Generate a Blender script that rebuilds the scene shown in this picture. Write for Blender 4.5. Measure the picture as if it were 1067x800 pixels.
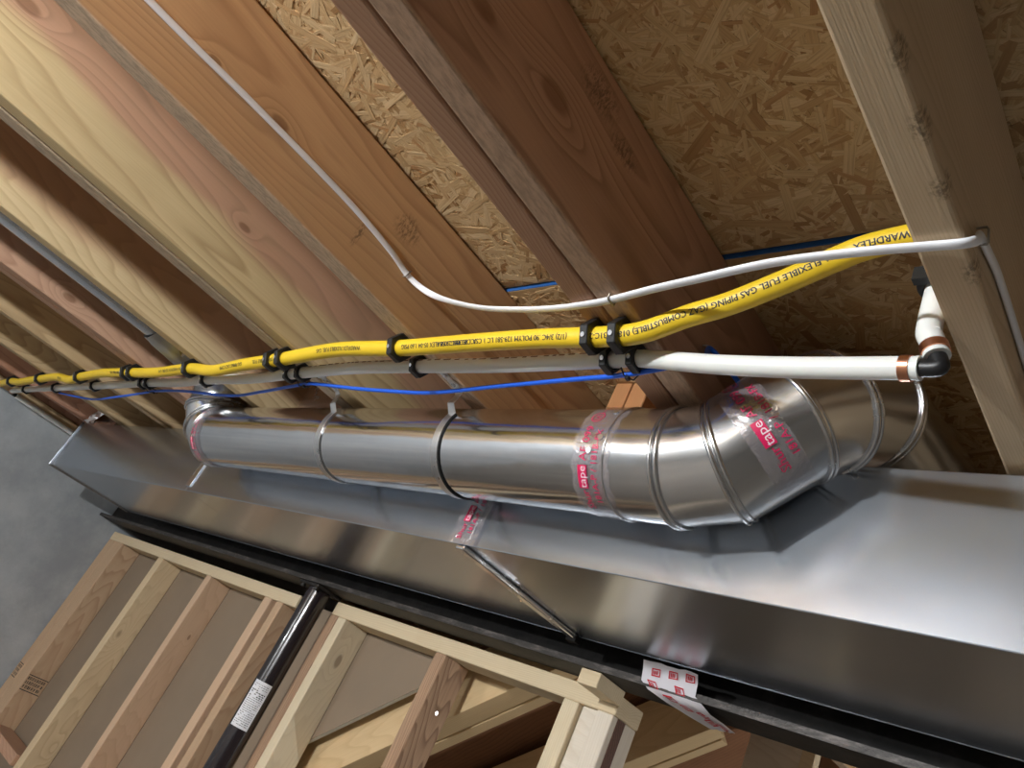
import bpy, bmesh, math, random
from mathutils import Vector, Matrix
random.seed(7)
for o in list(bpy.data.objects): bpy.data.objects.remove(o)
SC = bpy.context.scene
COL = SC.collection
FLOOR = -1.885          # everything is laid out with the lens at height 0, then lifted so that the floor is at 0

# ------------------------------------------------------------------ camera
cam_d = bpy.data.cameras.new('camera'); cam = bpy.data.objects.new('camera', cam_d); COL.objects.link(cam)
RIGHT = Vector((0.70424747, 0.57307584, 0.4190699)); DOWN = Vector((-0.0190076, 0.60528508, -0.7957818)); FWD = Vector((-0.70970008, 0.55246181, 0.43716329))
cam.matrix_world = Matrix(((RIGHT.x, -DOWN.x, -FWD.x, 0), (RIGHT.y, -DOWN.y, -FWD.y, 0), (RIGHT.z, -DOWN.z, -FWD.z, -FLOOR), (0, 0, 0, 1)))
cam_d.sensor_fit = 'HORIZONTAL'; cam_d.sensor_width = 36; cam_d.lens = 802.55 / 1067 * 36; cam_d.clip_start = 0.01
SC.camera = cam
# ------------------------------------------------------------------ world, exposure
w = bpy.data.worlds.new('world'); SC.world = w; w.use_nodes = True
w.node_tree.nodes['Background'].inputs[0].default_value = (0.9, 0.95, 1, 1); w.node_tree.nodes['Background'].inputs[1].default_value = 0.05
SC.view_settings.view_transform = 'Standard'; SC.view_settings.look = 'None'; SC.view_settings.gamma = 1; SC.view_settings.use_curve_mapping = False
SC.view_settings.exposure = 1.55
# bulbs: position, emission strength; those labelled fill are added light
LAMPS = [((-0.79, -1.20, 0.405), 1450, 'bare glowing bulb hanging between the paired and orange tan joists, just out of view'),
         ((-0.76, -2.45, 0.40), 650, 'bare glowing bulb hanging behind the photographer'),
         ((1.0, 3.3, -0.10), 900, 'unseen fill bulb added in the room beyond the beam'),  # added fill, brightens the far wall mirrored in the duct underside
         ((-2.6, -2.5, 0.30), 900, 'unseen fill bulb added near the far end of the room')]  # added fill to light the concrete wall

# ------------------------------------------------------------------ mesh helpers
class MB:
    def __init__(s): s.v = []; s.f = []; s.sm = []
    def add(s, vs, fs, smooth=False):
        n = len(s.v); s.v += [Vector(v) for v in vs]; s.f += [tuple(i + n for i in f) for f in fs]; s.sm += [smooth] * len(fs)
    def box(s, lo, hi):
        x0, y0, z0 = lo; x1, y1, z1 = hi
        s.add([(x0,y0,z0),(x1,y0,z0),(x1,y1,z0),(x0,y1,z0),(x0,y0,z1),(x1,y0,z1),(x1,y1,z1),(x0,y1,z1)],
              [(0,3,2,1),(4,5,6,7),(0,1,5,4),(1,2,6,5),(2,3,7,6),(3,0,4,7)])
        return s
    def obox(s, c, ax, ay, az, hx, hy, hz):
        c = Vector(c); ax = Vector(ax).normalized()*hx; ay = Vector(ay).normalized()*hy; az = Vector(az).normalized()*hz
        v = [c+sx*ax+sy*ay+sz*az for sz in (-1,1) for sx, sy in ((-1,-1),(1,-1),(1,1),(-1,1))]
        s.add(v, [(0,3,2,1),(4,5,6,7),(0,1,5,4),(1,2,6,5),(2,3,7,6),(3,0,4,7)])
        return s
    def prism(s, pts, d):           # planar polygon pushed along d
        n = len(pts); d = Vector(d); v = [Vector(p) for p in pts] + [Vector(p)+d for p in pts]
        s.add(v, [tuple(range(n-1,-1,-1)), tuple(range(n, 2*n))] + [(i,(i+1)%n,n+(i+1)%n,n+i) for i in range(n)])
        return s
    def rings(s, rings, close_ends=False, closed=False, smooth=True):
        n = len(rings[0]); m = len(rings); vs = [p for r in rings for p in r]; fs = []
        for i in range(m if closed else m-1):
            a = i*n; b = ((i+1) % m)*n
            for j in range(n): fs.append((a+j, a+(j+1)%n, b+(j+1)%n, b+j))
        s.add(vs, fs, smooth)
        if close_ends:
            s.add(rings[0], [tuple(range(n-1,-1,-1))]); s.add(rings[-1], [tuple(range(n))])
        return s
    def tube(s, path, r, seg=16, caps=True, closed=False):
        path = [Vector(p) for p in path]; m = len(path); rr = []
        up = None
        for i in range(m):
            if closed: t = path[(i+1)%m]-path[i-1]
            else: t = path[min(i+1,m-1)]-path[max(i-1,0)]
            t.normalize()
            if up is None:
                up = Vector((0,0,1)) if abs(t.z) < .9 else Vector((1,0,0))
            up = (up - t*up.dot(t)).normalized(); b = t.cross(up)
            rad = r[i] if isinstance(r, (list, tuple)) else r
            rr.append([path[i]+rad*(math.cos(2*math.pi*k/seg)*up+math.sin(2*math.pi*k/seg)*b) for k in range(seg)])
        s.rings(rr, caps and not closed, closed)
        return s
    def strip(s, path, normals, wdt, thk, prof=10, flat=False):   # flat band or oval cable with given outward normals
        path = [Vector(p) for p in path]; m = len(path); rr = []
        for i in range(m):
            t = (path[min(i+1,m-1)]-path[max(i-1,0)]).normalized(); n = Vector(normals[i]); n = (n-t*n.dot(t)).normalized(); b = t.cross(n)
            if flat: pr = [(-1,-1),(1,-1),(1,1),(-1,1)]; rr.append([path[i]+b*u*wdt/2+n*v*thk/2 for u, v in pr])
            else:
                q = []
                for k in range(prof*2):
                    a = 2*math.pi*k/(prof*2); cu = math.copysign(abs(math.cos(a))**.75, math.cos(a)); cv = math.sin(a)
                    q.append(path[i]+b*cu*wdt/2+n*cv*thk/2)
                rr.append(q)
        s.rings(rr, True, False, not flat)
        return s
    def build(s, name, mat, parent=None, bevel=0, loc=None):
        me = bpy.data.meshes.new(name)
        if loc is None:
            lo = Vector([min(v[i] for v in s.v) for i in range(3)]); hi = Vector([max(v[i] for v in s.v) for i in range(3)]); loc = (lo+hi)/2
        loc = Vector(loc)
        me.from_pydata([v-loc for v in s.v], [], s.f); me.polygons.foreach_set('use_smooth', s.sm); me.materials.append(mat); me.update()
        o = bpy.data.objects.new(name, me); COL.objects.link(o); o.location = loc
        if parent is not None: o.parent = parent; o.location = loc-wloc(parent)
        if bevel: add_bevel(o, bevel)
        return o
def wloc(o):
    l = Vector(o.location); p = o.parent
    while p: l += Vector(p.location); p = p.parent
    return l
def add_bevel(o, wd, seg=2):
    b = o.modifiers.new('bevel', 'BEVEL'); b.width = wd; b.segments = seg; b.limit_method = 'ANGLE'
def tag(o, label, cat, group=None):
    o['label'] = label; o['category'] = cat
    if group: o['group'] = group
    return o
def thing(name, loc, label=None, cat=None, group=None):
    o = bpy.data.objects.new(name, None); COL.objects.link(o); o.location = loc; o.empty_display_size = .05
    if label: tag(o, label, cat, group)
    return o
def struct(o): o['kind'] = 'structure'; return o
def board(name, a, b, wid, thk, wdir, mat, parent=None, bevel=.003, roll_first=False):
    """a straight piece of lumber from a to b; local X runs along the grain, local Z along wdir (width), local Y thickness"""
    a = Vector(a); b = Vector(b); x = (b-a).normalized(); z = Vector(wdir); z = (z-x*z.dot(x)).normalized(); y = z.cross(x)
    L = (b-a).length
    m = MB().box((-L/2,-thk/2,-wid/2), (L/2,thk/2,wid/2)); o = m.build(name, mat, None, bevel, (0,0,0))
    o.rotation_euler = Matrix((x,y,z)).transposed().to_euler(); c = (a+b)/2; o.location = c
    if parent is not None: o.parent = parent; o.location = c-wloc(parent)
    return o
def smooth_path(pts, n=8):          # Catmull-Rom
    P = [Vector(p) for p in pts]; P = [2*P[0]-P[1]] + P + [2*P[-1]-P[-2]]; out = []
    for i in range(1, len(P)-2):
        p0, p1, p2, p3 = P[i-1:i+3]
        for k in range(n):
            t = k/n; out.append(.5*((2*p1)+(p2-p0)*t+(2*p0-5*p1+4*p2-p3)*t*t+(3*p1-p0-3*p2+p3)*t**3))
    out.append(P[-2]); return out

# ------------------------------------------------------------------ materials
def lin(r, g, b): return tuple(((c/255)/12.92 if c/255 <= .04045 else ((c/255+.055)/1.055)**2.4) for c in (r, g, b)) + (1,)
class NT:
    def __init__(s, name):
        s.m = bpy.data.materials.new(name); s.m.use_nodes = True; s.t = s.m.node_tree; s.t.nodes.clear()
        s.out = s.t.nodes.new('ShaderNodeOutputMaterial'); s.p = s.t.nodes.new('ShaderNodeBsdfPrincipled'); s.t.links.new(s.p.outputs[0], s.out.inputs[0])
    def n(s, typ, **kw):
        nd = s.t.nodes.new(typ)
        for k, v in kw.items(): setattr(nd, k, v)
        return nd
    def l(s, a, b): s.t.links.new(a, b)
    def put(s, sock, v):
        if isinstance(v, (int, float, tuple, list)): sock.default_value = v
        else: s.l(v, sock)
    def math(s, op, a, b=0.0, c=0.0):
        nd = s.n('ShaderNodeMath', operation=op); s.put(nd.inputs[0], a); s.put(nd.inputs[1], b); s.put(nd.inputs[2], c); return nd.outputs[0]
    def vm(s, op, a, b=(0,0,0)):
        nd = s.n('ShaderNodeVectorMath', operation=op); s.put(nd.inputs[0], a); s.put(nd.inputs[1], b); return nd.outputs['Value'] if op in ('LENGTH','DISTANCE','DOT_PRODUCT') else nd.outputs[0]
    def mix(s, f, a, b, mode='MIX'):
        nd = s.n('ShaderNodeMix', data_type='RGBA', blend_type=mode); s.put(nd.inputs[0], f); s.put(nd.inputs[6], a); s.put(nd.inputs[7], b); return nd.outputs[2]
    def noise(s, vec, scale, detail=2, rough=.5, out=0, dist=0):
        nd = s.n('ShaderNodeTexNoise'); s.put(nd.inputs['Vector'], vec); nd.inputs['Scale'].default_value = scale; nd.inputs['Detail'].default_value = detail; nd.inputs['Roughness'].default_value = rough; nd.inputs['Distortion'].default_value = dist
        return nd.outputs[out]
    def ramp(s, f, stops):
        nd = s.n('ShaderNodeValToRGB'); s.put(nd.inputs[0], f); e = nd.color_ramp.elements
        while len(e) < len(stops): e.new(.5)
        for i, (p, c) in enumerate(stops): e[i].position = p; e[i].color = c if len(c) == 4 else tuple(c)+(1,)
        return nd.outputs[0]
    def smooth(s, v, a, b, lo=0.0, hi=1.0):
        nd = s.n('ShaderNodeMapRange', interpolation_type='SMOOTHSTEP'); s.put(nd.inputs[0], v); nd.inputs[1].default_value = a; nd.inputs[2].default_value = b; nd.inputs[3].default_value = lo; nd.inputs[4].default_value = hi; return nd.outputs[0]
    def bump(s, h, strength, dist=.001):
        nd = s.n('ShaderNodeBump'); nd.inputs['Strength'].default_value = strength; nd.inputs['Distance'].default_value = dist; s.put(nd.inputs['Height'], h); s.l(nd.outputs[0], s.p.inputs['Normal'])
    def base(s, **kw):
        for k, v in kw.items(): s.put(s.p.inputs[k.replace('_', ' ')], v)
        return s.m
def plain(name, col, rough=.5, metal=0, **kw):
    t = NT(name); return t.base(Base_Color=col, Roughness=rough, Metallic=metal, **kw)

def wood(name, light, dark, pith=(.0, -.35), freq=190, tilt=.05, knots=(), other=None, split=(0, .05), edge=None, edge_z=None, fuzz=.5, seed=0, ring=.75, stain=None, stain_y=20):
    """lumber with the grain along local X: rings round a pith, knots that push the rings aside, fibre streaks, an optional second colour across the width"""
    ds = lambda c, k=.17: tuple(a+(sum((.3,.59,.11)[i]*c[i] for i in range(3))-a)*k for a in c[:3])+(1,)
    light = ds(light); dark = ds(dark); other = ds(other) if other else None
    t = NT(name); tc = t.n('ShaderNodeTexCoord').outputs['Object']
    p0 = t.vm('ADD', tc, (seed*3.17, 0, 0))
    st = t.vm('MULTIPLY', p0, (.14, 1, 1)); wob = t.noise(st, 9, 2, .5, 1)
    off = t.vm('MULTIPLY', t.vm('SUBTRACT', wob, (.5,.5,.5)), (0, .05, .05))
    pos = t.vm('ADD', p0, off); sx = t.n('ShaderNodeSeparateXYZ'); t.l(pos, sx.inputs[0])
    ty = t.math('MULTIPLY_ADD', sx.outputs[0], tilt, -pith[0]); yy = t.math('ADD', sx.outputs[1], ty); zz = t.math('ADD', sx.outputs[2], -pith[1])
    r = t.math('SQRT', t.math('ADD', t.math('MULTIPLY', yy, yy), t.math('MULTIPLY', zz, zz)))
    core = None
    for (kx, ky, kz, kr) in knots:
        d = t.vm('LENGTH', t.vm('MULTIPLY', t.vm('SUBTRACT', tc, (kx, ky, kz)), (.5, .6, 1)))
        g = t.math('EXPONENT', t.math('MULTIPLY', t.math('POWER', t.math('DIVIDE', d, kr*2.2), 2), -1))
        r = t.math('MULTIPLY_ADD', g, kr*1.3, r)
        c = t.smooth(d, kr*.55, kr*1.0, 1, 0); core = c if core is None else t.math('MAXIMUM', core, c)
    fr = t.math('FRACT', t.math('MULTIPLY', r, freq*2.1))
    rg = t.ramp(fr, [(0, (0,0,0)), (.62, (.35,.35,.35)), (.9, (1,1,1)), (1, (.1,.1,.1))])
    amp = t.noise(st, 5, 1); rg = t.math('MULTIPLY', rg, t.smooth(amp, .3, .7, ring*.45, ring))
    fib = t.noise(t.vm('MULTIPLY', p0, (5, 320, 320)), 1, 2, .6)
    c = t.mix(rg, light, dark)
    if other:
        zz2 = t.n('ShaderNodeSeparateXYZ'); t.l(tc, zz2.inputs[0])
        w_ = t.noise(t.vm('MULTIPLY', p0, (.35, 1, 1)), 14, 2)
        f = t.smooth(t.math('MULTIPLY_ADD', w_, .09, t.math('ADD', zz2.outputs[2], -.045)), split[0]-split[1], split[0]+split[1])
        c2 = t.mix(rg, other, tuple(a*.72 for a in other[:3])+(1,)); c = t.mix(f, c, c2)
    c = t.mix(t.smooth(fib, .3, .75, 0, fuzz*.35), c, dark)
    blot = t.noise(t.vm('MULTIPLY', p0, (.4, 1, 1)), 11, 3, .6); c = t.mix(t.smooth(blot, .45, .8, 0, .3), c, dark)
    if core is not None: c = t.mix(t.math('MULTIPLY', core, .55), c, lin(104, 66, 40))
    if edge:        # rough-sawn, greyed narrow face
        ez = t.n('ShaderNodeSeparateXYZ'); t.l(tc, ez.inputs[0]); gr = t.noise(t.vm('MULTIPLY', p0, (60, 220, 220)), 1, 3, .7)
        ec = t.mix(t.smooth(gr, .35, .7), edge, tuple(a*.68 for a in edge[:3])+(1,)); c = t.mix(t.smooth(ez.outputs[2], edge_z+.0015, edge_z+.004, 1, 0), c, ec)
    if stain:       # dark marks with a shape of their own: (x, y, z, rx, rz)
        for (kx, ky, kz, rx, rz) in stain:
            d = t.vm('LENGTH', t.vm('MULTIPLY', t.vm('SUBTRACT', tc, (kx, ky, kz)), (1/rx, stain_y, 1/rz)))
            nn = t.noise(t.vm('MULTIPLY', p0, (1, 1, .35)), 260, 4, .7); m_ = t.math('MULTIPLY', t.smooth(d, .3, 1, 1, 0), t.smooth(nn, .42, .6)); c = t.mix(t.math('MULTIPLY', m_, .6), c, lin(66, 50, 38))
    t.bump(t.math('MULTIPLY_ADD', fib, 1, t.math('MULTIPLY', rg, .3)), .3, .001)
    return t.base(Base_Color=c, Roughness=.72, Specular_IOR_Level=.25)

def galv(name, col=(.66,.68,.70,1), r0=.2, r1=.34, spangle=.02, streak=(1,1,1), bumpd=.0006, bump_scale=7):
    t = NT(name); tc = t.n('ShaderNodeTexCoord').outputs['Object']
    vo = t.n('ShaderNodeTexVoronoi'); t.l(tc, vo.inputs['Vector']); vo.inputs['Scale'].default_value = 130
    sp = t.n('ShaderNodeSeparateColor'); t.l(vo.outputs['Color'], sp.inputs[0])
    n1 = t.noise(t.vm('MULTIPLY', tc, streak), 16, 4, .65)
    rg = t.math('ADD', t.smooth(n1, .3, .75, r0, r1), t.math('MULTIPLY', sp.outputs[0], spangle))
    c = t.mix(t.smooth(t.noise(t.vm('MULTIPLY', tc, streak), 40, 5, .7), .4, .85, 0, .05), col, tuple(min(1, a*1.18) for a in col[:3])+(1,))
    t.bump(t.noise(tc, bump_scale, 2), .35, bumpd*12)
    return t.base(Base_Color=c, Metallic=1.0, Roughness=rg)

M = {}
M['concrete'] = (lambda t, tc: (t.bump(t.noise(tc, 90, 5), .25, .003), t.base(Base_Color=t.mix(t.smooth(t.noise(tc, 3.2, 6, .65), .3, .7), lin(146,151,156), lin(178,182,185)), Roughness=.85))[1])(*(lambda t: (t, t.n('ShaderNodeTexCoord').outputs['Object']))(NT('poured_concrete')))
M['slab'] = (lambda t, tc: t.base(Base_Color=t.mix(t.smooth(t.noise(tc, 2.2, 6, .65), .3, .7), lin(112,110,106), lin(140,137,132)), Roughness=.7))(*(lambda t: (t, t.n('ShaderNodeTexCoord').outputs['Object']))(NT('dusty_slab')))
M['osb_back'] = (lambda t, tc: t.base(Base_Color=t.mix(t.noise(tc, 45, 4), lin(150,116,74), lin(196,164,118)), Roughness=.8))(*(lambda t: (t, t.n('ShaderNodeTexCoord').outputs['Object']))(NT('osb_board')))
def osb_flake():
    t = NT('osb_flake'); g = t.n('ShaderNodeNewGeometry'); uv = t.n('ShaderNodeUVMap').outputs[0]
    rnd = g.outputs['Random Per Island']
    c = t.ramp(rnd, [(0, lin(160,122,80)), (.12, lin(186,152,108)), (.4, lin(206,176,132)), (.7, lin(216,190,148)), (.92, lin(198,164,118)), (1, lin(176,134,92))])
    f = t.noise(t.vm('MULTIPLY', uv, (14, 420, 1)), 1, 3, .65); c = t.mix(t.smooth(f, .4, .75, 0, .5), c, lin(140,104,64))
    t.bump(f, .6, .0008)
    return t.base(Base_Color=c, Roughness=.68, Specular_IOR_Level=.3)
M['flake'] = osb_flake()
M['blue_edge'] = plain('blue_edge_paint', lin(28,84,150), .6)
M['duct'] = galv('galvanised_duct_sheet', (.53,.57,.63,1), .25, .27, .0, (.2,.6,.6), .0002, 3)
M['pipe'] = galv('galvanised_round_pipe', (.72,.73,.75,1), .14, .19, .0, (.4,1,1))
M['gore'] = galv('galvanised_elbow', (.74,.75,.77,1), .19, .25, .0)
M['bead'] = galv('galvanised_bead', (.66,.66,.67,1), .2, .3, .0)
M['cleat'] = galv('bright_cleat', (.80,.80,.81,1), .15, .3, .02)
M['strap'] = galv('hanger_strap_steel', (.68,.68,.69,1), .25, .4, .03)
M['gap'] = plain('strap_gap_shade', (.008,.008,.008,1), .6)  # painted black for the shadow gap beside the strap
M['screw'] = plain('zinc_screw', (.75,.75,.76,1), .25, 1)
M['steel'] = (lambda t, tc: (t.bump(t.noise(tc, 60, 4), .3, .002), t.base(Base_Color=t.mix(t.smooth(t.noise(tc, 14, 5, .7), .4, .75), (.012,.010,.009,1), (.032,.027,.024,1)), Roughness=.55, Specular_IOR_Level=.25))[1])(*(lambda t: (t, t.n('ShaderNodeTexCoord').outputs['Object']))(NT('dark_primed_steel')))
M['mill'] = (lambda t, tc: (t.bump(t.noise(tc, 200, 4), .6, .002), t.base(Base_Color=t.mix(t.smooth(t.noise(t.vm('MULTIPLY', tc, (.25,1,1)), 60, 5, .7), .45, .7), (.04,.034,.03,1), (.13,.11,.10,1)), Roughness=.45, Metallic=.3))[1])(*(lambda t: (t, t.n('ShaderNodeTexCoord').outputs['Object']))(NT('worn_flange_edge')))
M['post'] = plain('dark_plum_enamel', (.013,.008,.010,1), .22, 0, Coat_Weight=.4)
M['yellow'] = plain('yellow_gas_jacket', lin(226,190,40), .45)
M['pex'] = plain('white_pex', lin(226,226,222), .33, 0, Subsurface_Weight=.05)
M['white_cable'] = plain('white_cable_jacket', lin(232,232,236), .42)
M['blue_cable'] = plain('blue_cable_jacket', lin(28,92,210), .4)
M['copper'] = plain('copper_ring', (.72,.33,.20,1), .3, 1)
M['black_plastic'] = plain('black_plastic', (.010,.010,.011,1), .42)
M['staple'] = plain('steel_staple', (.35,.33,.30,1), .35, 1)
M['ink'] = plain('black_ink', (.02,.02,.018,1), .6)
M['brown_ink'] = plain('brown_ink', lin(120,84,60), .6)
M['red_ink'] = plain('red_ink', lin(205,20,84), .45)
M['white_ink'] = plain('white_ink', lin(230,215,222), .5)
M['paper'] = plain('white_sticker', lin(222,222,226), .55)
M['kraft'] = (lambda t, tc: t.base(Base_Color=t.mix(t.noise(tc, 7, 4), lin(130,114,96), lin(146,128,108)), Roughness=.85))(*(lambda t: (t, t.n('ShaderNodeTexCoord').outputs['Object']))(NT('drywall_back_paper')))
M['gypsum'] = plain('gypsum_core', lin(205,205,202), .9)
M['brown_ply'] = wood('brown_plywood', lin(150,100,62), lin(104,62,36), pith=(-.9,-.2), freq=26, tilt=.02, seed=31, ring=.6)
M['bulb'] = None
def film():
    t = NT('clear_printed_film'); tr = t.n('ShaderNodeBsdfTransparent'); tr.inputs[0].default_value = (.93,.92,.93,1)
    gl = t.n('ShaderNodeBsdfGlossy'); gl.inputs['Roughness'].default_value = .08; gl.inputs[0].default_value = (.9,.9,.92,1)
    df = t.n('ShaderNodeBsdfDiffuse'); df.inputs[0].default_value = lin(225,215,222)
    tc = t.n('ShaderNodeTexCoord').outputs['Object']; nz = t.noise(tc, 55, 3, .6, 0, 1.2)
    b = t.n('ShaderNodeBump'); b.inputs['Strength'].default_value = .55; b.inputs['Distance'].default_value = .004; t.l(nz, b.inputs['Height']); t.l(b.outputs[0], gl.inputs['Normal'])
    m1 = t.n('ShaderNodeMixShader'); m1.inputs[0].default_value = .25; t.l(gl.outputs[0], m1.inputs[1]); t.l(df.outputs[0], m1.inputs[2])
    m2 = t.n('ShaderNodeMixShader'); m2.inputs[0].default_value = .42; t.l(tr.outputs[0], m2.inputs[1]); t.l(m1.outputs[0], m2.inputs[2])
    t.l(m2.outputs[0], t.out.inputs[0]); return t.m
M['film'] = film()
M['foil'] = galv('white_foil_tape', (.86,.85,.87,1), .3, .45, .0, (1,1,1), .001, 40)
# lumber: J0..J8 from the right, then the wall framing
TAN, TAN_D = lin(206,160,106), lin(164,112,66)
W = {
 'J0': wood('joist_cream', lin(214,186,146), lin(176,142,100), pith=(.25,-.1), freq=150, seed=1, tilt=.03, stain=((.055,-.021,-.090,.022,.02),(.115,-.019,-.094,.022,.02),(.175,-.017,-.094,.016,.02),(.27,-.019,-.094,.02,.02)), stain_y=70),
 'J1a': wood('joist_brown', lin(178,132,96), lin(134,88,60), pith=(.0,-.6), freq=260, seed=2, tilt=.02),
 'J1b': wood('joist_red_brown', lin(182,136,104), lin(126,86,60), pith=(-.34,.0), freq=85, seed=3, tilt=.02, ring=.9, knots=((.037,-.019,-.004,.016),(-.079,-.019,-.019,.013)), edge=lin(182,150,124), edge_z=-.0965, stain=((.084,-.019,.06,.05,.03),(.15,-.019,.04,.04,.02))),
 'J2': wood('joist_orange_tan', lin(208,162,106), lin(166,118,70), pith=(-.3,.12), freq=95, seed=4, tilt=.015, ring=.7, knots=((-.068,-.019,-.007,.009),(-.174,-.019,-.015,.006)), edge=lin(208,180,152), edge_z=-.0965, stain=((.17,-.019,.03,.035,.03),(.11,-.019,-.04,.008,.03))),
 'J3a': wood('joist_pale_rough', lin(206,168,132), lin(168,128,92), seed=5, edge=lin(188,166,140), edge_z=-.0965),
 'J3b': wood('joist_pink_yellow', lin(212,184,128), lin(168,134,82), other=lin(196,146,110), split=(-.005,.02), pith=(-.25,-.2), freq=80, seed=6, tilt=.03, ring=.8, knots=((.069,-.019,.015,.008),(-.373,-.019,.038,.014))),
 'J4': wood('joist_yellow', lin(214,186,134), lin(176,142,92), other=lin(198,150,110), split=(-.03,.03), pith=(-.3,-.3), freq=90, seed=7),
 'J5': wood('joist_pink', lin(200,154,120), lin(162,114,84), pith=(-.3,-.2), freq=100, seed=8, knots=((.046,-.019,-.068,.011),)),
 'J6': wood('joist_straw', lin(206,174,124), lin(166,132,86), pith=(-.3,.2), freq=100, seed=9),
 'J7': wood('joist_straw_dull', lin(198,168,120), lin(160,126,82), pith=(-.2,.25), freq=110, seed=10),
 'J8': wood('joist_dull_red', lin(188,136,104), lin(150,100,70), pith=(-.2,.1), freq=110, seed=11),
 'stud': wood('stud_cream', lin(222,196,152), lin(190,156,110), pith=(.2,.12), freq=110, seed=12, knots=((.3,.0,.02,.012),(.72,.01,-.02,.014)), ring=.6),
 'pink': wood('stud_pinkish', lin(214,178,142), lin(184,142,104), pith=(.2,-.1), freq=120, seed=13, knots=((.82,.019,.01,.006),(.2,.019,-.02,.006)), ring=.55),
 'corner': wood('stud_corner', lin(204,170,132), lin(172,132,94), pith=(.1,-.2), freq=90, seed=14, knots=((.5,-.03,.0,.01),(.25,-.02,.01,.012))),
 'pale': wood('stud_pale', lin(226,208,172), lin(196,170,128), pith=(.15,.2), freq=100, seed=15, ring=.55, knots=((.93,.019,.0,.012),)),
 'plate': wood('plate_cream', lin(222,200,160), lin(190,158,112), pith=(.1,-.2), freq=90, seed=16, ring=.5, knots=((.36,-.045,0,.011),)),
 'bark': wood('stud_waney', lin(196,156,118), lin(112,76,54), pith=(.05,-.05), freq=110, seed=17, ring=1.0, fuzz=1),
 'barkstrip': wood('bark_strip', lin(120,78,58), lin(58,36,28), freq=60, seed=18, fuzz=1),
 'white': wood('stud_whitish', lin(226,214,196), lin(196,176,150), pith=(.2,.1), freq=80, seed=19, ring=.4),
 'stringer': wood('stringer_fir', lin(222,190,136), lin(190,150,98), pith=(-.2,-.4), freq=90, seed=20, ring=.5),
 'block': wood('block_orange', lin(206,142,78), lin(158,98,48), pith=(.0,-.1), freq=160, seed=21),
}

# ================================================================== STRUCTURE
ZB = 0.515; ZS = 0.715          # joist undersides, subfloor underside
o = MB().box((-3.9,-3.6,FLOOR-.1), (3.4,4.2,FLOOR)).build('floor', M['slab']); struct(o); tag(o, 'grey concrete floor below the view', 'floor')
o = MB().box((-4.0,-3.6,FLOOR), (-3.76,4.2,.500)).build('wall_left', M['concrete']); struct(o); tag(o, 'grey poured concrete wall at the far left end', 'wall')
o = MB().box((3.3,-3.6,FLOOR), (3.4,4.2,ZS)).build('wall_right', M['slab']); struct(o); tag(o, 'concrete wall behind the viewer on the right', 'wall')
o = MB().box((-3.76,-3.6,FLOOR), (3.3,-3.5,ZS)).build('wall_front', M['slab']); struct(o); tag(o, 'concrete wall behind the viewer', 'wall')
o = MB().box((-3.76,4.1,FLOOR), (3.3,4.2,ZS)).build('wall_far', M['kraft']); struct(o); tag(o, 'bare drywall paper wall beyond the stairs', 'wall')
# sill on the concrete wall and the rim behind it
sill = board('trim_1', (-3.83,-3.5,.519), (-3.83,4.0,.519), .14, .038, (1,0,0), W['J6']); struct(sill); tag(sill, 'wooden sill plate lying on top of the concrete wall', 'sill plate')
rim = board('trim_2', (-3.86,-3.5,.6265), (-3.86,4.0,.6265), .177, .038, (0,0,1), W['J8']); struct(rim); tag(rim, 'wooden rim board above the sill at the far left', 'rim board')
# subfloor: oriented strand board panels, the far one a little lower with a blue painted edge
ceil = struct(thing('ceiling', (0,.637,ZS), 'oriented strand board subfloor over the joists', 'subfloor'))
MB().box((-3.9,-3.6,ZS), (3.4,.634,ZS+.018)).build('osb_panel', M['osb_back'], ceil)
pan2 = MB().box((-3.9,.639,ZS-.006), (3.4,4.2,ZS+.018)).build('osb_panel', M['osb_back'], ceil)
MB().box((-1.05,.6375,ZS-.0055), (.4,.6392,ZS+.015)).build('painted_edge', M['blue_edge'], ceil)
def flakes(x0, x1, y0, y1, z, n, name):
    rnd = random.Random(5+n); vs = []; fs = []; uvs = []
    for i in range(n):
        L = rnd.uniform(.012, .055) if rnd.random() > .12 else rnd.uniform(.05, .11); Wd = min(L*rnd.uniform(.08, .26), .013)
        a = rnd.gauss(math.pi/2 if rnd.random() < .3 else 0, .75)
        hy = abs(L/2*math.sin(a))+abs(Wd/2*math.cos(a))+.001; cx = rnd.uniform(x0, x1); cy = rnd.uniform(y0+hy, y1-hy)
        dz = rnd.uniform(.0002, .0016); t1 = rnd.gauss(0, .004); t2 = rnd.gauss(0, .02); ca, sa = math.cos(a), math.sin(a); b = len(vs); cut = rnd.uniform(-.35, .35)*Wd
        q = [(-L/2+cut,-Wd/2),(L/2,-Wd/2+abs(cut)*.3),(L/2-cut,Wd/2),(-L/2,Wd/2-abs(cut)*.3)]
        for (u, v) in q: vs.append((cx+u*ca-v*sa, cy+u*sa+v*ca, z-max(.0001, dz+u*t1+v*t2)))
        for (u, v) in q: vs.append((cx+u*ca-v*sa, cy+u*sa+v*ca, z+.001))
        ff = [(b+3,b+2,b+1,b), (b,b+1,b+5,b+4), (b+1,b+2,b+6,b+5), (b+2,b+3,b+7,b+6), (b+3,b,b+4,b+7)]
        ou, ov = rnd.uniform(0, 9), rnd.uniform(0, 9); lu = [(u+ou, v+ov) for u, v in q]*2
        for f in ff:
            fs.append(f)
            for k in f: uvs += list(lu[k-b])
    me = bpy.data.meshes.new(name); me.from_pydata([Vector(v)-wloc(ceil) for v in vs], [], fs)
    uvl = me.uv_layers.new(name='UVMap'); uvl.data.foreach_set('uv', uvs); me.materials.append(M['flake']); me.update()
    o = bpy.data.objects.new(name, me); COL.objects.link(o); o.parent = ceil; o['kind'] = 'stuff'
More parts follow.
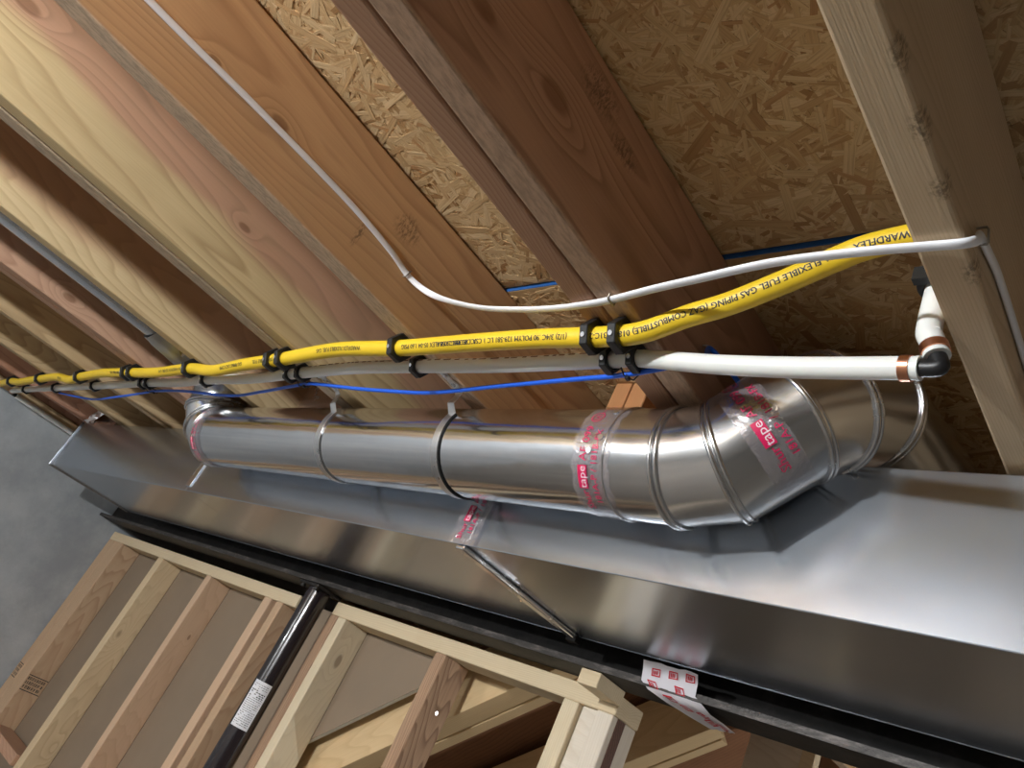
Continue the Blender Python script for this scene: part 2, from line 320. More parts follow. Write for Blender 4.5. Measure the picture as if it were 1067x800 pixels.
flakes(-.96, -.60, -.2, .634, ZS, 5200, 'wood_flakes'); flakes(-.54, .5, .0, .634, ZS, 11000, 'wood_flakes')
flakes(-.96, .5, .6395, 1.3, ZS-.006, 10000, 'wood_flakes')

# ---- framed partition under the beam
YF, YK = 1.300, 1.389           # front and back of the studs
wl = struct(thing('wall_back', (-2.9,1.34,FLOOR), 'open stud partition beside the concrete wall, left of the steel post', 'stud wall'))
board('top_plate', (-3.755,1.3445,.2215), (-2.10,1.3445,.2215), .089, .038, (0,1,0), W['plate'], wl)
zt = .2025
def stud(x0, x1, mat, parent, top, y0=YF, y1=YK, top_x=0, bot=FLOOR+.04):
    xm = (x0+x1)/2; return board('stud', (xm-top_x,(y0+y1)/2,bot), (xm,(y0+y1)/2,top), y1-y0, x1-x0, (0,1,0), W[mat], parent)
stud(-3.752,-3.682,'corner',wl,zt); stud(-3.680,-3.580,'corner',wl,zt)
stud(-3.170,-3.120,'stud',wl,zt); stud(-2.718,-2.680,'pink',wl,zt); stud(-2.285,-2.240,'pink',wl,zt); stud(-2.208,-2.168,'corner',wl,zt)
board('blocking', (-3.578,1.33,-.60), (-3.172,1.33,-.60), .038, .089, (0,0,1), W['J5'], wl)
MB().box((-3.755,YK+.0005,FLOOR+.02), (-2.02,YK+.013,.2405)).build('drywall_panel', M['kraft'], wl)
wr = struct(thing('wall_middle', (-1.4,1.34,FLOOR), 'short open stud partition right of the steel post', 'stud wall'))
zr = .2205
board('top_plate', (-1.913,1.3445,.2395), (-.912,1.3445,.2395), .089, .038, (0,1,0), W['plate'], wr)
stud(-1.913,-1.877,'bark',wr,zr); stud(-1.875,-1.837,'pale',wr,zr); stud(-1.447,-1.409,'bark',wr,zr,top_x=-.02)
stud(-1.040,-1.000,'pale',wr,zr); s9 = stud(-.955,-.915,'white',wr,zr)
MB().box((-.9152,1.318,-1.2), (-.9135,1.345,zr-.001)).build('bark', W['barkstrip'], wr)
MB().box((-.998,1.312,FLOOR+.04), (-.957,1.37,zr)).build('stud', W['white'], wr, .003)
gy = [(-1.99,.2585),(-1.386,.2585),(-1.541,.142),(-1.836,-.079),(-1.99,-.195)]
MB().prism([(x,YK+.0005,z) for x, z in gy], (0,.0008,0)).build('drywall_panel', M['kraft'], wr)
gy2 = [(x-.0,YK+.0014,z) for x, z in gy]; MB().prism(gy2, (0,.0115,0)).build('gypsum_core', M['gypsum'], wr)
# lumber stamps on the corner studs
r9 = random.Random(12)
def stamp(fn, w, h):
    m = MB(); q = lambda a, b, c, d: m.add([fn(a,c),fn(b,c),fn(b,d),fn(a,d)], [(0,1,2,3)])
    q(0,w,0,.0032); q(0,w,h-.0032,h)
    for row in range(3):
        a = .003
        while a < w-.006:
            l_ = r9.uniform(.004,.010); z0 = h*(.14+.27*row); hh = h*.19
            q(a,a+.003,z0,z0+hh); q(a,a+l_*.8,z0+hh-.002,z0+hh); (q(a+l_*.7,a+l_*.7+.002,z0,z0+hh) if r9.random() < .6 else q(a,a+l_*.8,z0+hh*.4,z0+hh*.4+.002)); a += l_+.003
    m.build('lumber_stamp', M['ink'], wl)
stamp(lambda u, v: (-3.5797,1.304+u,-.447+v), .082, .062); stamp(lambda u, v: (-3.742+u,1.2997,-.432+v), .052, .058)
# nail heads on the partition
for p in ((-1.409+.0005,1.35,.10),):
    MB().tube([p,(p[0]+.002,p[1],p[2])], .005, 12).build('nail_head', M['screw'], wr)

# ================================================================== JOISTS
JN = [('J0',-.200,'J0','cream joist with bark wane, nearest on the right, white cable wrapped round it'),
      ('J1b',-.550,'J1b','reddish brown joist with large oval knots, right one of the pair'),
      ('J1a',-.590,'J1a','brown joist doubled up against the knotty reddish joist'),
      ('J2',-.970,'J2','orange tan joist with white cable stapled along its side'),
      ('J3b',-1.333,'J3b','joist with pink and yellow side, just left of the orange tan joist'),
      ('J3a',-1.377,'J3a','rough pale joist doubled behind the pink and yellow joist'),
      ('J4',-1.778,'J4','yellow joist with a metal pipe running in the bay on its left'),
      ('J5b',-2.138,'J5','pink joist with one round knot, front one of a pair'),
      ('J5a',-2.181,'J5','pink joist paired on the left side of the round knotted joist'),
      ('J6',-2.595,'J6','straw coloured joist, third from the concrete wall'),
      ('J7',-3.020,'J7','dull straw joist, second from the concrete wall'),
      ('J8',-3.420,'J8','dull reddish joist closest to the concrete wall')]
for key, x, mt, lab in JN:
    j = board('floor_joist', (x,-3.5,.6115), (x,4.0,.6115), .193, .038, (0,0,1), W[mt], None, .0035); tag(j, lab, 'joist', 'floor joists')

# ================================================================== STEEL BEAM AND POST
bm = thing('steel_beam', (-1.6,1.25,.267), 'dark steel beam running the length of the room behind the metal duct', 'beam')
MB().box((-3.755,1.2,.2675), (2.6,1.30,.2800)).build('bottom_flange', M['steel'], bm)
MB().box((-3.755,1.1985,.2678), (2.6,1.1998,.2797)).build('flange_edge', M['mill'], bm)
MB().box((-3.755,1.2465,.2800), (2.6,1.2535,.5005)).build('web', M['steel'], bm)
MB().box((-3.755,1.2,.5005), (2.6,1.30,.5135)).build('top_flange', M['steel'], bm)
pst = thing('steel_post', (-1.945,1.25,FLOOR), 'shiny dark plum steel post with a white sticker under the beam', 'post')
MB().tube([(-1.945,1.25,FLOOR),(-1.945,1.25,.259)], .0335, 32).build('tube', M['post'], pst)
MB().box((-1.995,1.205,.2592), (-1.895,1.295,.2672)).build('cap_plate', M['steel'], pst, .001)
for sx in (-.035, .035): MB().tube([(-1.945+sx,1.213,.2590),(-1.945+sx,1.213,.250)], .007, 6).build('bolt', M['steel'], pst)
def cyl_patch(c, ax_u, n0, n1, rad, u0, u1, a0, a1, nu=2, na=12):
    """patch on a cylinder: axis ax_u, angle measured from n0 towards n1"""
    c = Vector(c); ax_u = Vector(ax_u); n0 = Vector(n0); n1 = Vector(n1); vs = []; fs = []
    for i in range(nu):
        for k in range(na):
            a = a0+(a1-a0)*k/(na-1); u = u0+(u1-u0)*i/(nu-1); vs.append(c+ax_u*u+rad*(math.cos(a)*n0+math.sin(a)*n1))
    for i in range(nu-1):
        for k in range(na-1): q = i*na+k; fs.append((q, q+1, q+na+1, q+na))
    return vs, fs
# sticker faces the viewer: angle 0 towards -Y, positive towards +X
lb = MB(); lb.add(*cyl_patch((-1.945,1.25,0), (0,0,1), (0,-1,0), (1,0,0), .0339, -.133, -.012, .0, 1.55, 2, 14), smooth=True); st = lb.build('sticker', M['paper'], pst)
rr = random.Random(3); tx = MB()
for k in range(22):
    z = -.020-k*.005; big = 3 <= k <= 6
    a = .15
    while a < 1.4:
        l_ = rr.uniform(.05, .22) if not big else rr.uniform(.12, .2)
        if rr.random() < (.85 if not big else .6): tx.add(*cyl_patch((-1.945,1.25,0), (0,0,1), (0,-1,0), (1,0,0), .0341, z-(.0014 if not big else .0026), z, a, min(1.42, a+l_), 2, 3))
        a += l_+.05
tx.build('sticker_print', M['ink'], st)

# ================================================================== TEXT HELPER
_tc = {}
def text2d(s, size):
    if (s, size) in _tc: return _tc[(s, size)]
    cu = bpy.data.curves.new('t', 'FONT'); cu.body = s; cu.size = size; cu.resolution_u = 2; ob = bpy.data.objects.new('t', cu); COL.objects.link(ob)
    bpy.context.view_layer.update(); dg = bpy.context.evaluated_depsgraph_get(); e = ob.evaluated_get(dg); me = e.to_mesh()
    v = [(p.co.x, p.co.y) for p in me.vertices]; f = [tuple(p.vertices) for p in me.polygons]; e.to_mesh_clear(); bpy.data.objects.remove(ob); bpy.data.curves.remove(cu)
    me = bpy.data.meshes.new('t'); me.from_pydata([(x, y, 0) for x, y in v], [], f); bm_ = bmesh.new(); bm_.from_mesh(me)   # cut into bands so that letters can follow a curve
    for k in range(-1, 8): bmesh.ops.bisect_plane(bm_, geom=bm_.verts[:]+bm_.edges[:]+bm_.faces[:], plane_co=(0, k*size*.11, 0), plane_no=(0,1,0))
    bm_.to_mesh(me); bm_.free(); v = [(p.co.x, p.co.y) for p in me.vertices]; f = [tuple(p.vertices) for p in me.polygons]; bpy.data.meshes.remove(me)
    _tc[(s, size)] = (v, f); return v, f
def put_text(mb, s, size, fn, ox=0, oy=0):
    v, f = text2d(s, size); mb.add([fn(x+ox, y+oy) for x, y in v], f)
def rect(mb, x0, x1, y0, y1, fn, n=6):
    vs = [fn(x0+(x1-x0)*i/n, y) for y in (y0, y1) for i in range(n+1)]; mb.add(vs, [(i, i+1, n+2+i, n+1+i) for i in range(n)])
def circle(mb, cx, cy, r0, r1, fn, n=28):
    vs = [fn(cx+r*math.cos(2*math.pi*k/n), cy+r*math.sin(2*math.pi*k/n)) for r in (r0, r1) for k in range(n)]
    mb.add(vs, [(k, (k+1)%n, n+(k+1)%n, n+k) for k in range(n)])
def tape_print(fn, parent, start=0.0, unit=.165, count=1, colour='red_ink', scale=1.0):
    """two rows along x: boxed brand word + AF 099 + round mark, below it 181A-P / 181B-FX"""
    for k in range(count):
        red = MB(); wht = MB(); x = start+k*unit*scale; S = scale
        rect(red, x+.034*S, x+.064*S, .0015*S, .0165*S, fn); put_text(red, 'Shur', .0165*S, fn, x+.001*S, .0035*S); put_text(wht, 'tape', .0165*S, lambda a, b: fn(a, b, .0003), x+.0345*S, .0035*S)
        put_text(red, 'AF 099', .0165*S, fn, x+.069*S, .003*S)
        circle(red, x+.134*S, .008*S, .0085*S, .0098*S, fn); put_text(red, 'UL', .0105*S, fn, x+.1275*S, .0045*S); put_text(red, 'LISTED', .005*S, fn, x+.146*S, .006*S)
        put_text(red, '181A-P / 181B-FX', .0135*S, fn, x+.012*S, -.0145*S)
        red.build('printed_text', M[colour], parent); wht.build('printed_text', M['white_ink'], parent)

# ================================================================== RECTANGULAR DUCT
YD, YE, ZL, ZH = .816, 1.171, .3105, .505
rd = thing('rectangular_duct', (-1.4,.99,ZL), 'long rectangular galvanised sheet metal trunk duct beside the dark beam', 'duct')
secs = [-3.40, -2.10, -.965, .18, 1.30, 2.5]
for a, b in zip(secs[:-1], secs[1:]):
    m = MB(); n = 6
    g = .0006
    for (p, q) in (((YD,ZL),(YD,ZH)), ((YD,ZH),(YE,ZH)), ((YE,ZH),(YE,ZL)), ((YE,ZL),(YD,ZL))): m.add([(a+g,p[0],p[1]),(b-g,p[0],p[1]),(b-g,q[0],q[1]),(a+g,q[0],q[1])], [(0,1,2,3)])
    sct = MB().box((a+g,YD,ZL), (b-g,YE,ZH)).build('duct_section', M['duct'], rd, .0016)
    # folded seam along the far bottom edge and the top edge
    MB().box((a+g,YE-.0005,ZL-.0007), (b-g,YE+.0008,ZL+.0008)).build('folded_seam', M['duct'], sct)
for x in secs[1:-1]:
    MB().box((x-.014,YD-.0035,ZL+.012), (x+.014,YD-.0006,ZH-.004)).build('drive_cleat', M['cleat'] if x == -2.10 else M['duct'], rd, .0015)
    if x != -2.10: MB().box((x-.011,YD-.003,ZL-.009), (x+.011,YE-.012,ZL-.0006)).build('slip_cleat', M['cleat'], rd, .003)
    if x != -2.10: MB().box((x-.012,YE-.012,ZL-.014), (x+.012,YE+.004,ZL-.0006)).build('cleat_tab', M['steel'], rd, .001)
MB().box((-3.409,YD-.006,ZL-.006), (-3.400,YE+.004,ZH+.003)).build('end_cap', M['duct'], rd, .001)
# take-off boots standing on top of the duct, in the joist bays
def boot(x0, x1, y0, y1, z1, lab, lean=.0, zb=None):
    zb = ZH+.001 if zb is None else zb
    b = thing('duct_boot', ((x0+x1)/2,(y0+y1)/2,ZH), lab, 'duct boot', 'take-off boots on the duct')
    lo = [(x0,y0,zb),(x1,y0,zb),(x1,y1,zb),(x0,y1,zb)]; hi = [(x0+.004,y0+lean,z1),(x1-.06,y0+lean,z1),(x1-.06,y1,z1),(x0+.004,y1,z1)]
    MB().rings([lo, hi], True, smooth=False).build('boot_body', M['cleat'], b, .002)
    MB().box((x0-.004,y0-.006,zb), (x1+.004,y0-.001,zb+.012)).build('boot_flange', M['cleat'], b)
    return b
boot(-1.650,-1.42,.748,1.0,.700,'bright galvanised boot in the joist bay behind the round pipe', 0, .5135)
b2 = boot(-3.385,-3.05,.825,1.0,.600,'galvanised boot with crumpled foil at the far left end of the duct', .05)
cr = MB(); r5 = random.Random(9)
g_ = [[Vector((-3.42+.13*i/7, .815+r5.uniform(-.008,.008)+.02*j/6, .512+.075*j/6+r5.uniform(-.006,.006))) for i in range(8)] for j in range(7)]
cr.add([p for row in g_ for p in row], [(j*8+i, j*8+i+1, j*8+i+9, j*8+i+8) for j in range(6) for i in range(7)]); cr.build('crumpled_foil', M['foil'], b2)

# foil tape over the joint on the duct side, printed
tp = thing('printed_tape', (-.975,.812,ZL), 'strip of clear printed tape over the joint in the rectangular duct', 'tape')
t_ = MB(); n = 10
t_.add([(x, YD-.0042-(.0006 if k % 2 else 0), ZL-.001+(.5-.311)*k/n) for k in range(n+1) for x in (-.999, -.975, -.951, -.935)], [(k*4+i, k*4+i+1, k*4+i+5, k*4+i+4) for k in range(n) for i in range(3)])
t_.add([(x, YD-.0045+.05*k/2, ZL-.0102) for k in range(3) for x in (-.985, -.955)], [(0,1,3,2),(2,3,5,4)])
t_.build('tape_film', M['film'], tp)
tape_print(lambda x, y, l=0: Vector((-.968-y, YD-.0055-l, ZL+.006+x)), tp, 0.0, colour='red_ink')
# printed foil tape hanging from the far duct edge over the beam flange
hf = thing('hanging_tape', (-.75,1.19,.262), 'white foil tape with red print hanging from the duct over the beam flange', 'tape')
rows = [[(-.806,1.1725,.3045),(-.698,1.1725,.3045)], [(-.810,1.186,.290),(-.700,1.184,.291)], [(-.813,1.196,.2745),(-.704,1.196,.2745)],
        [(-.800,1.205,.2635),(-.690,1.205,.2635)], [(-.775,1.235,.2590),(-.685,1.225,.2600)], [(-.748,1.275,.2570),(-.676,1.255,.2590)], [(-.727,1.318,.2560),(-.668,1.29,.2570)]]
r6 = random.Random(4); m = MB(); NN = 9
G = [[Vector(a).lerp(Vector(b), i/NN)+Vector((0, r6.uniform(-.0012,.0012), r6.uniform(-.0014,.0014))) for i in range(NN+1)] for a, b in rows]
m.add([p for g in G for p in g], [(j*(NN+1)+i, j*(NN+1)+i+1, (j+1)*(NN+1)+i+1, (j+1)*(NN+1)+i) for j in range(len(rows)-1) for i in range(NN)], True)
m.build('tape_film', plain('white_tape_back', lin(226,222,228), .38), hf)
def flap_pt(u, v, lift=.0016):   # u 0..1 across, v 0..6 down the rows
    v = max(0, min(5.999, v)); j = int(v); f = v-j; i = max(0, min(NN-1e-4, u*NN)); k = int(i); fi = i-k
    q = lambda a, b: G[a][b].lerp(G[a][b+1], fi)
    p = q(j, k).lerp(q(j+1, k), f); nrm = (q(j+1, k)-q(j, k)).cross(G[j][k+1]-G[j][k]).normalized()
    if nrm.dot(p) > 0: nrm = -nrm
    return p+nrm*lift
pr = MB()
for (u, v) in ((.18,.55),(.5,.35),(.8,.25),(.12,1.75),(.62,1.6),(.3,2.9),(.42,3.6),(.6,4.2),(.5,4.9),(.72,5.2)):
    def fr(x, y, u=u, v=v): return flap_pt(u+x, v+y)
    wv = .75 if v < 2 else .6
    for (a, b, c, d) in ((0,.018,0,wv),(.142,.16,0,wv),(0,.16,0,.11),(0,.16,wv-.11,wv)): pr.add([fr(a,c),fr(b,c),fr(b,d),fr(a,d)], [(0,1,2,3)])
    for k in range(3): pr.add([fr(.035+.03*k,.18),fr(.052+.03*k,.18),fr(.052+.03*k,wv-.2),fr(.035+.03*k,wv-.2)], [(0,1,2,3)])
pr.build('printed_mark', plain('red_print', lin(200,24,44), .5), hf)
# wooden shim between flange and plate
MBo = MB().prism([(-.952,1.206,.238),(-.905,1.206,.238),(-.905,1.206,.2668),(-.952,1.206,.2668)], (.0,.092,0)); tag(MBo.build('wood_shim', W['plate'], None, .002), 'small wooden shim wedged on the plate under the beam', 'shim')

# ================================================================== ROUND DUCT
YP, ZP, RP = .732, .436, .0735
def frame_ring(c, axis, nrm, rad, seg=48):
    """circle of the cylinder (axis) cut by the plane (nrm) through c"""
    c = Vector(c); axis = Vector(axis).normalized(); nrm = Vector(nrm).normalized()
    u = Vector((0,0,1)) - axis*axis.z
    if u.length < .2: u = Vector((0,1,0))-axis*axis.y
    u.normalize(); v = axis.cross(u); out = []
    for k in range(seg):
        a = 2*math.pi*k/seg; d = rad*(math.cos(a)*u+math.sin(a)*v); out.append(c+d-axis*(d.dot(nrm)/axis.dot(nrm)))
    return out
def align(r0, r1):      # rotate ring r1 to match r0
    n = len(r0); best = min(range(n), key=lambda s: (r1[s]-r0[0]).length); return r1[best:]+r1[:best]
def gore_run(pts, rad, parent, names, mats, bead_at=(), rads=None):
    P = [Vector(p) for p in pts]; D = [(P[i+1]-P[i]).normalized() for i in range(len(P)-1)]; objs = []
    for i in range(len(D)):
        n0 = D[i] if i == 0 else (D[i-1]+D[i]); n1 = D[i] if i == len(D)-1 else (D[i]+D[i+1]); rd_ = rads[i] if rads else rad
        a = frame_ring(P[i], D[i], n0, rd_); b = align(a, frame_ring(P[i+1], D[i], n1, rd_))
        m = MB(); m.rings([[p.lerp(q, k/4) for p, q in zip(a, b)] for k in range(5)], False); objs.append(m.build(names[i], mats[i], parent))
        if i in bead_at:
            for sgn in (-.0035, .0045):
                c = frame_ring(P[i]+D[i]*sgn, D[i] if i == 0 else (D[i-1]+D[i]), n0, rd_+.0012, 64)
                MB().tube(c, .0030, 10, closed=True).build('bead', M['bead'], objs[-1])
    if len(D) in bead_at:
        c = frame_ring(P[-1], D[-1], D[-1], rad+.001, 64); MB().tube(c, .0034, 10, closed=True).build('bead', M['bead'], objs[-1])
    return objs
rp = thing('round_duct', (-1.2,YP,ZP-RP), 'round galvanised pipe duct with jointed elbows and printed clear tape', 'duct')
# straight run
gore_run([(-1.885,YP,ZP), (-1.30,YP,ZP), (-.955,YP,ZP), (-.612,YP,ZP)], RP, rp, ['pipe_section']*3, [M['pipe']]*3)
# right elbows: up into the bay between the cream and the reddish joist, then back over the trunk duct
EL = [(-.617,YP,ZP), (-.545,YP,ZP), (-.484,YP,.449), (-.424,.738,.510), (-.405,.772,.553), (-.386,.832,.594), (-.376,1.02,.612), (-.376,1.6,.612)]
gores = gore_run(EL, RP+.0016, rp, ['elbow_collar','elbow_gore','elbow_gore','elbow_gore','elbow_gore','pipe_section','pipe_section'], [M['gore']]*7, bead_at=(1,2,3,4,5))
c = frame_ring((-.617,YP,ZP), (1,0,0), (1,0,0), RP+.0022, 64); MB().tube(c, .0016, 8, closed=True).build('collar_rim', M['bead'], gores[0])
# left elbow: up and towards the viewer, then along the joist bay
tdir = Vector((0,-.35,.937)).normalized(); d0 = Vector((-1,0,0)); pl = [Vector((-1.875,YP,ZP)), Vector((-1.895,YP,ZP))]
for k, L in ((1,.052),(2,.052),(3,.085)): a = math.radians(30*k); pl.append(pl[-1]+L*(math.cos(a)*d0+math.sin(a)*tdir))
e_ = pl[-1]; pl += [e_+Vector((.018,-.045,.014)), e_+Vector((.060,-.17,.022)), e_+Vector((.064,-2.6,.022))]
lg = gore_run(pl, RP+.0012, rp, ['elbow_collar','elbow_gore','elbow_gore','elbow_gore','elbow_gore','pipe_section','pipe_section'], [M['gore']]*7, bead_at=(1,2,3,4,5))
print('left elbow', [tuple(round(c, 3) for c in p) for p in pl])
# seam screws
for (x, a) in ((-.634,-2.2),(-.628,-1.75),(-.30,0)):
    if x < -.5:
        p = Vector((x, YP+RP*math.cos(a-math.pi/2+.6), ZP+RP*math.sin(a-math.pi/2+.6)))
for (x, ang) in ((-.640,200),(-.626,186),(-.628,150)):
    a = math.radians(ang); n_ = Vector((0,math.cos(a),math.sin(a))); p = Vector((x,YP,ZP))+n_*(RP+.001)
    MB().tube([p, p+n_*.003], .0042, 10).build('screw', M['screw'], rp)
# tape round the straight run: angle measured from -Y (towards the viewer), positive upwards
t_ = MB(); NA = 60
t_.add([Vector((x+(.0018*math.sin(k*1.7) if e else 0), YP, ZP))+(RP+.0024+(.0008 if (k*3+e) % 4 == 0 else 0))*Vector((0,-math.cos(2*math.pi*k/NA),math.sin(2*math.pi*k/NA))) for k in range(NA) for e, x in ((1,-.668),(0,-.645),(0,-.625),(1,-.607))],
       [(k*4+i, k*4+i+1, ((k+1)%NA)*4+i+1, ((k+1)%NA)*4+i) for k in range(NA) for i in range(3)], True)
tf = t_.build('tape_film', M['film'], rp)
def pipe_fn(x, y, l=0):   # x runs upwards round the pipe, y towards -X
    a = x/RP-1.0; return Vector((-.640-y, YP, ZP))+(RP+.0036+l)*Vector((0,-math.cos(a),math.sin(a)))
tape_print(pipe_fn, tf, -.035, count=2)
# tape on the long taped gore
A, B = Vector(EL[2]), Vector(EL[3]); ax = (B-A).normalized(); cm = (A+B)/2
n0 = Vector((-.30,-.93,-.12)); n0 = (n0-ax*n0.dot(ax)).normalized(); n1 = ax.cross(n0)   # n0 faces the viewer
if n1.z < 0: n1 = -n1
t_ = MB()
for (u0, u1, a0, a1, off) in ((-.018,.030,-1.9,1.3,.0030), (-.002,.034,-.6,1.2,.0036), (-.030,.010,.2,2.0,.0042)):
    t_.add(*cyl_patch(cm, ax, n0, n1, RP+off, u0, u1, a0, a1, 5, 26), smooth=True)
tg = t_.build('tape_film', M['film'], gores[2])
hand = 1 if ax.cross(n0).dot(n1) > 0 else -1
def gore_fn(x, y, l=0):
    a = x/RP-1.45; return cm+ax*(.012-y)+(RP+.0050+l)*(math.cos(a)*n0+math.sin(a)*n1)
# part label only
tape_print(gore_fn, tg, .0, count=1)
# crumpled tape on the left elbow collar and where the branch enters the bay
t_ = MB(); t_.add([Vector((x,YP,ZP))+(RP+.0030+(.0012 if (k*5+int(x*900)) % 3 == 0 else 0))*Vector((0,-math.cos(2*math.pi*k/40),math.sin(2*math.pi*k/40))) for k in range(40) for x in (-1.905,-1.89,-1.875,-1.855)],
       [(k*4+i, k*4+i+1, ((k+1)%40)*4+i+1, ((k+1)%40)*4+i) for k in range(40) for i in range(3)], True)
tl = t_.build('tape_film', M['film'], rp); tape_print(lambda x, y, l=0: Vector((-1.88-y*.8, YP, ZP))+(RP+.0046+l)*Vector((0,-math.cos(x/RP-1.2),math.sin(x/RP-1.2))), tl, -.02, count=2)
c0, c1 = pl[-3], pl[-2]+Vector((0,-.06,0)); m = MB(); r7 = random.Random(2)
m.rings([[c0.lerp(c1, i/9)+(RP+.003+r7.uniform(0,.006))*Vector((math.cos(2*math.pi*k/36),0,math.sin(2*math.pi*k/36))) for k in range(36)] for i in range(10)], False); m.build('crumpled_tape', plain('dull_crumpled_tape', (.42,.42,.43,1), .5, .6), rp)

# ================================================================== HANGER STRAPS
def strap(x, jx, lab, edge):
    s = thing('hanger_strap', (x,YP,ZP-RP), lab, 'strap', 'pipe hanger straps')
    pts = []; nr = []
    for p, n_ in (((jx,.605,ZB-.0012),(0,0,-1)), ((jx,.640,ZB-.0015),(0,0,-1)), ((jx+.004,.650,ZB-.004),(0,-.5,-1)), ((jx+.012,.655,.500),(0,-1,-.3)), ((x-.002,.652,.480),(0,-1,0))): pts.append(p); nr.append(n_)
    for k in range(0, 40):
        a = math.pi-.42+ (math.pi*1.35)*k/39; pts.append((x, YP+(RP+.0022)*math.cos(a), ZP+(RP+.0022)*math.sin(a))); nr.append((0,math.cos(a),math.sin(a)))
    MB().strip(pts, nr, .016, .0012, flat=True).build('band', M['strap'], s)
    rg = [(x+.009, YP+(RP+.0016)*math.cos(math.pi-.42+math.pi*1.35*k/39), ZP+(RP+.0016)*math.sin(math.pi-.42+math.pi*1.35*k/39)) for k in range(40)]
    MB().tube(rg, .0017 if edge == 'gap' else .0009, 8).build('band_edge', M[edge], s)  # the gap variant draws the strap's shadow gap as a black line
    MB().box((jx-.012,.598,ZB-.004), (jx+.016,.612,ZB-.0006)).build('folded_end', M['strap'], s, .0008)
    MB().tube([(jx,.622,ZB-.0018),(jx,.622,ZB-.0045)], .005, 10).build('nail_head', M['screw'], s)
strap(-.955, -.966, 'steel strap with a painted dark gap shadow slung under the round pipe from the orange tan joist', 'gap')
strap(-1.31, -1.330, 'steel strap slung under the round pipe from the pink and yellow joist', 'cleat')

# ================================================================== PIPES AND CABLES
ypts = [(-3.74,.545,.506),(-3.60,.535,.500),(-3.42,.524,.493),(-3.3,.523,.485),(-3.17,.523,.489),(-3.02,.524,.493),(-2.85,.528,.499),(-2.7,.534,.487),(-2.595,.531,.493),(-2.42,.529,.498),(-2.28,.528,.495),(-2.16,.531,.493),(-1.97,.534,.489),(-1.778,.534,.493),
        (-1.65,.537,.484),(-1.50,.531,.489),(-1.355,.529,.493),(-1.15,.523,.499),(-.97,.526,.493),(-.80,.529,.494),(-.68,.533,.495),(-.57,.537,.493),(-.52,.539,.4975),(-.47,.5395,.516),(-.421,.540,.530),(-.364,.540,.554),(-.32,.541,.577),(-.285,.541,.590),(-.2195,.545,.602)]
gas = thing('gas_pipe', (-1.9,.53,.48), 'yellow flexible gas pipe with black print clamped under the joists', 'gas pipe')
ypath = smooth_path(ypts, 8); RY = .0128
MB().tube(ypath, RY, 24).build('yellow_jacket', M['yellow'], gas)
# cumulative length, measured from the right end
acc = [0]
for i in range(len(ypath)-1, 0, -1): acc.append(acc[-1]+(ypath[i]-ypath[i-1]).length)
rev = list(reversed(ypath))
def on_path(s):
    s = max(0, min(acc[-1]-1e-5, s)); lo, hi = 0, len(acc)-1
    while hi-lo > 1:
        md = (lo+hi)//2
        if acc[md] <= s: lo = md
        else: hi = md
    f = (s-acc[lo])/(acc[lo+1]-acc[lo]); t0 = rev[min(lo+1,len(rev)-1)]-rev[max(lo-1,0)]; t1 = rev[min(lo+2,len(rev)-1)]-rev[lo]
    return rev[lo].lerp(rev[lo+1], f), t0.lerp(t1, f).normalized()
def gas_text(s, start, size=.0078, out=Vector((0,-.83,-.55))):
    m = MB()
    def fn(x, y):
        p, t = on_path(start+x); n_ = (out-t*out.dot(t)).normalized(); up = n_.cross(t); a = (y-size*.33)/RY
        return p+(RY+.0003)*(math.cos(a)*n_+math.sin(a)*up)
    put_text(m, s, size, fn); put_text(m, s, size, fn, size*.05, size*.02); m.build('printed_text', M['ink'], gas)
gas_text('INC WARDFLEX\u2122 USA FLEXIBLE FUEL GAS PIPING (GAZ COMBUSTIBLE) 018667', .012, .0098)
def gtx(s, x, size=.0098):
    best = min(range(len(rev)), key=lambda i: abs(rev[i].x-x)); gas_text(s, acc[best], size)
gtx('31C-2520', -.562); gtx('(1/2) 3/4C .90 POLYM 129-581 LC 1 CSA 1.85 3001 29 USA', -.615); gtx('ICC-ES PMG 1058 FLEX 05-04 1.60 PSIG', -.79)
gtx('WARDFLEX FLEXIBLE FUEL GAS', -1.06); gtx('USA FLEXIBLE FUEL', -1.36); gtx('GAS PIPING GAZ COMB', -1.48); gtx('USA WARDFLEX FLEXIBLE GAS', -1.80); gtx('COMBUSTIBLE FUEL', -2.20); gtx('FUEL GAS', -2.75)

px = thing('water_pipe', (-1.9,.578,.486), 'white plastic water pipe with copper rings and black elbows under the joists', 'water pipe')
RX = .0111
xp = [(-3.66,.585,.4975),(-3.42,.581,.4975),(-3.02,.582,.4975),(-2.595,.582,.4975),(-2.15,.582,.4975),(-1.95,.584,.495),(-1.778,.582,.4975),(-1.56,.582,.4945),(-1.355,.577,.4975),(-1.16,.573,.499),(-.97,.577,.4975),(-.78,.581,.4945),(-.60,.584,.4965),(-.55,.584,.496),(-.44,.582,.480),(-.34,.581,.4705),(-.234,.580,.4645)]
xpath = smooth_path(xp, 6); MB().tube(xpath, RX, 20).build('pipe_run', M['pex'], px)
dr = (xpath[-1]-xpath[-4]).normalized(); e0 = xpath[-1]
MB().tube([e0-dr*.013, e0-dr*.004], RX+.0013, 24).build('copper_ring', M['copper'], px)
MB().tube([e0, e0+dr*.0035], RX+.0004, 20).build('pipe_lip', M['pex'], px)
ec = e0+dr*.020; ud = Vector((-.36,.0,.93)).normalized()
elb = [e0+dr*.003, e0+dr*.014, e0+dr*.0195+ud*.002, ec+ud*.006, ec+ud*.013]
MB().tube(smooth_path(elb, 4), .0082, 16).build('elbow_fitting', M['black_plastic'], px)
u0 = ec+ud*.0140
MB().tube([u0, u0+ud*.0035], RX+.0004, 20).build('pipe_lip', M['pex'], px)
MB().tube([u0+ud*.005, u0+ud*.014], RX+.0013, 24).build('copper_ring', M['copper'], px)
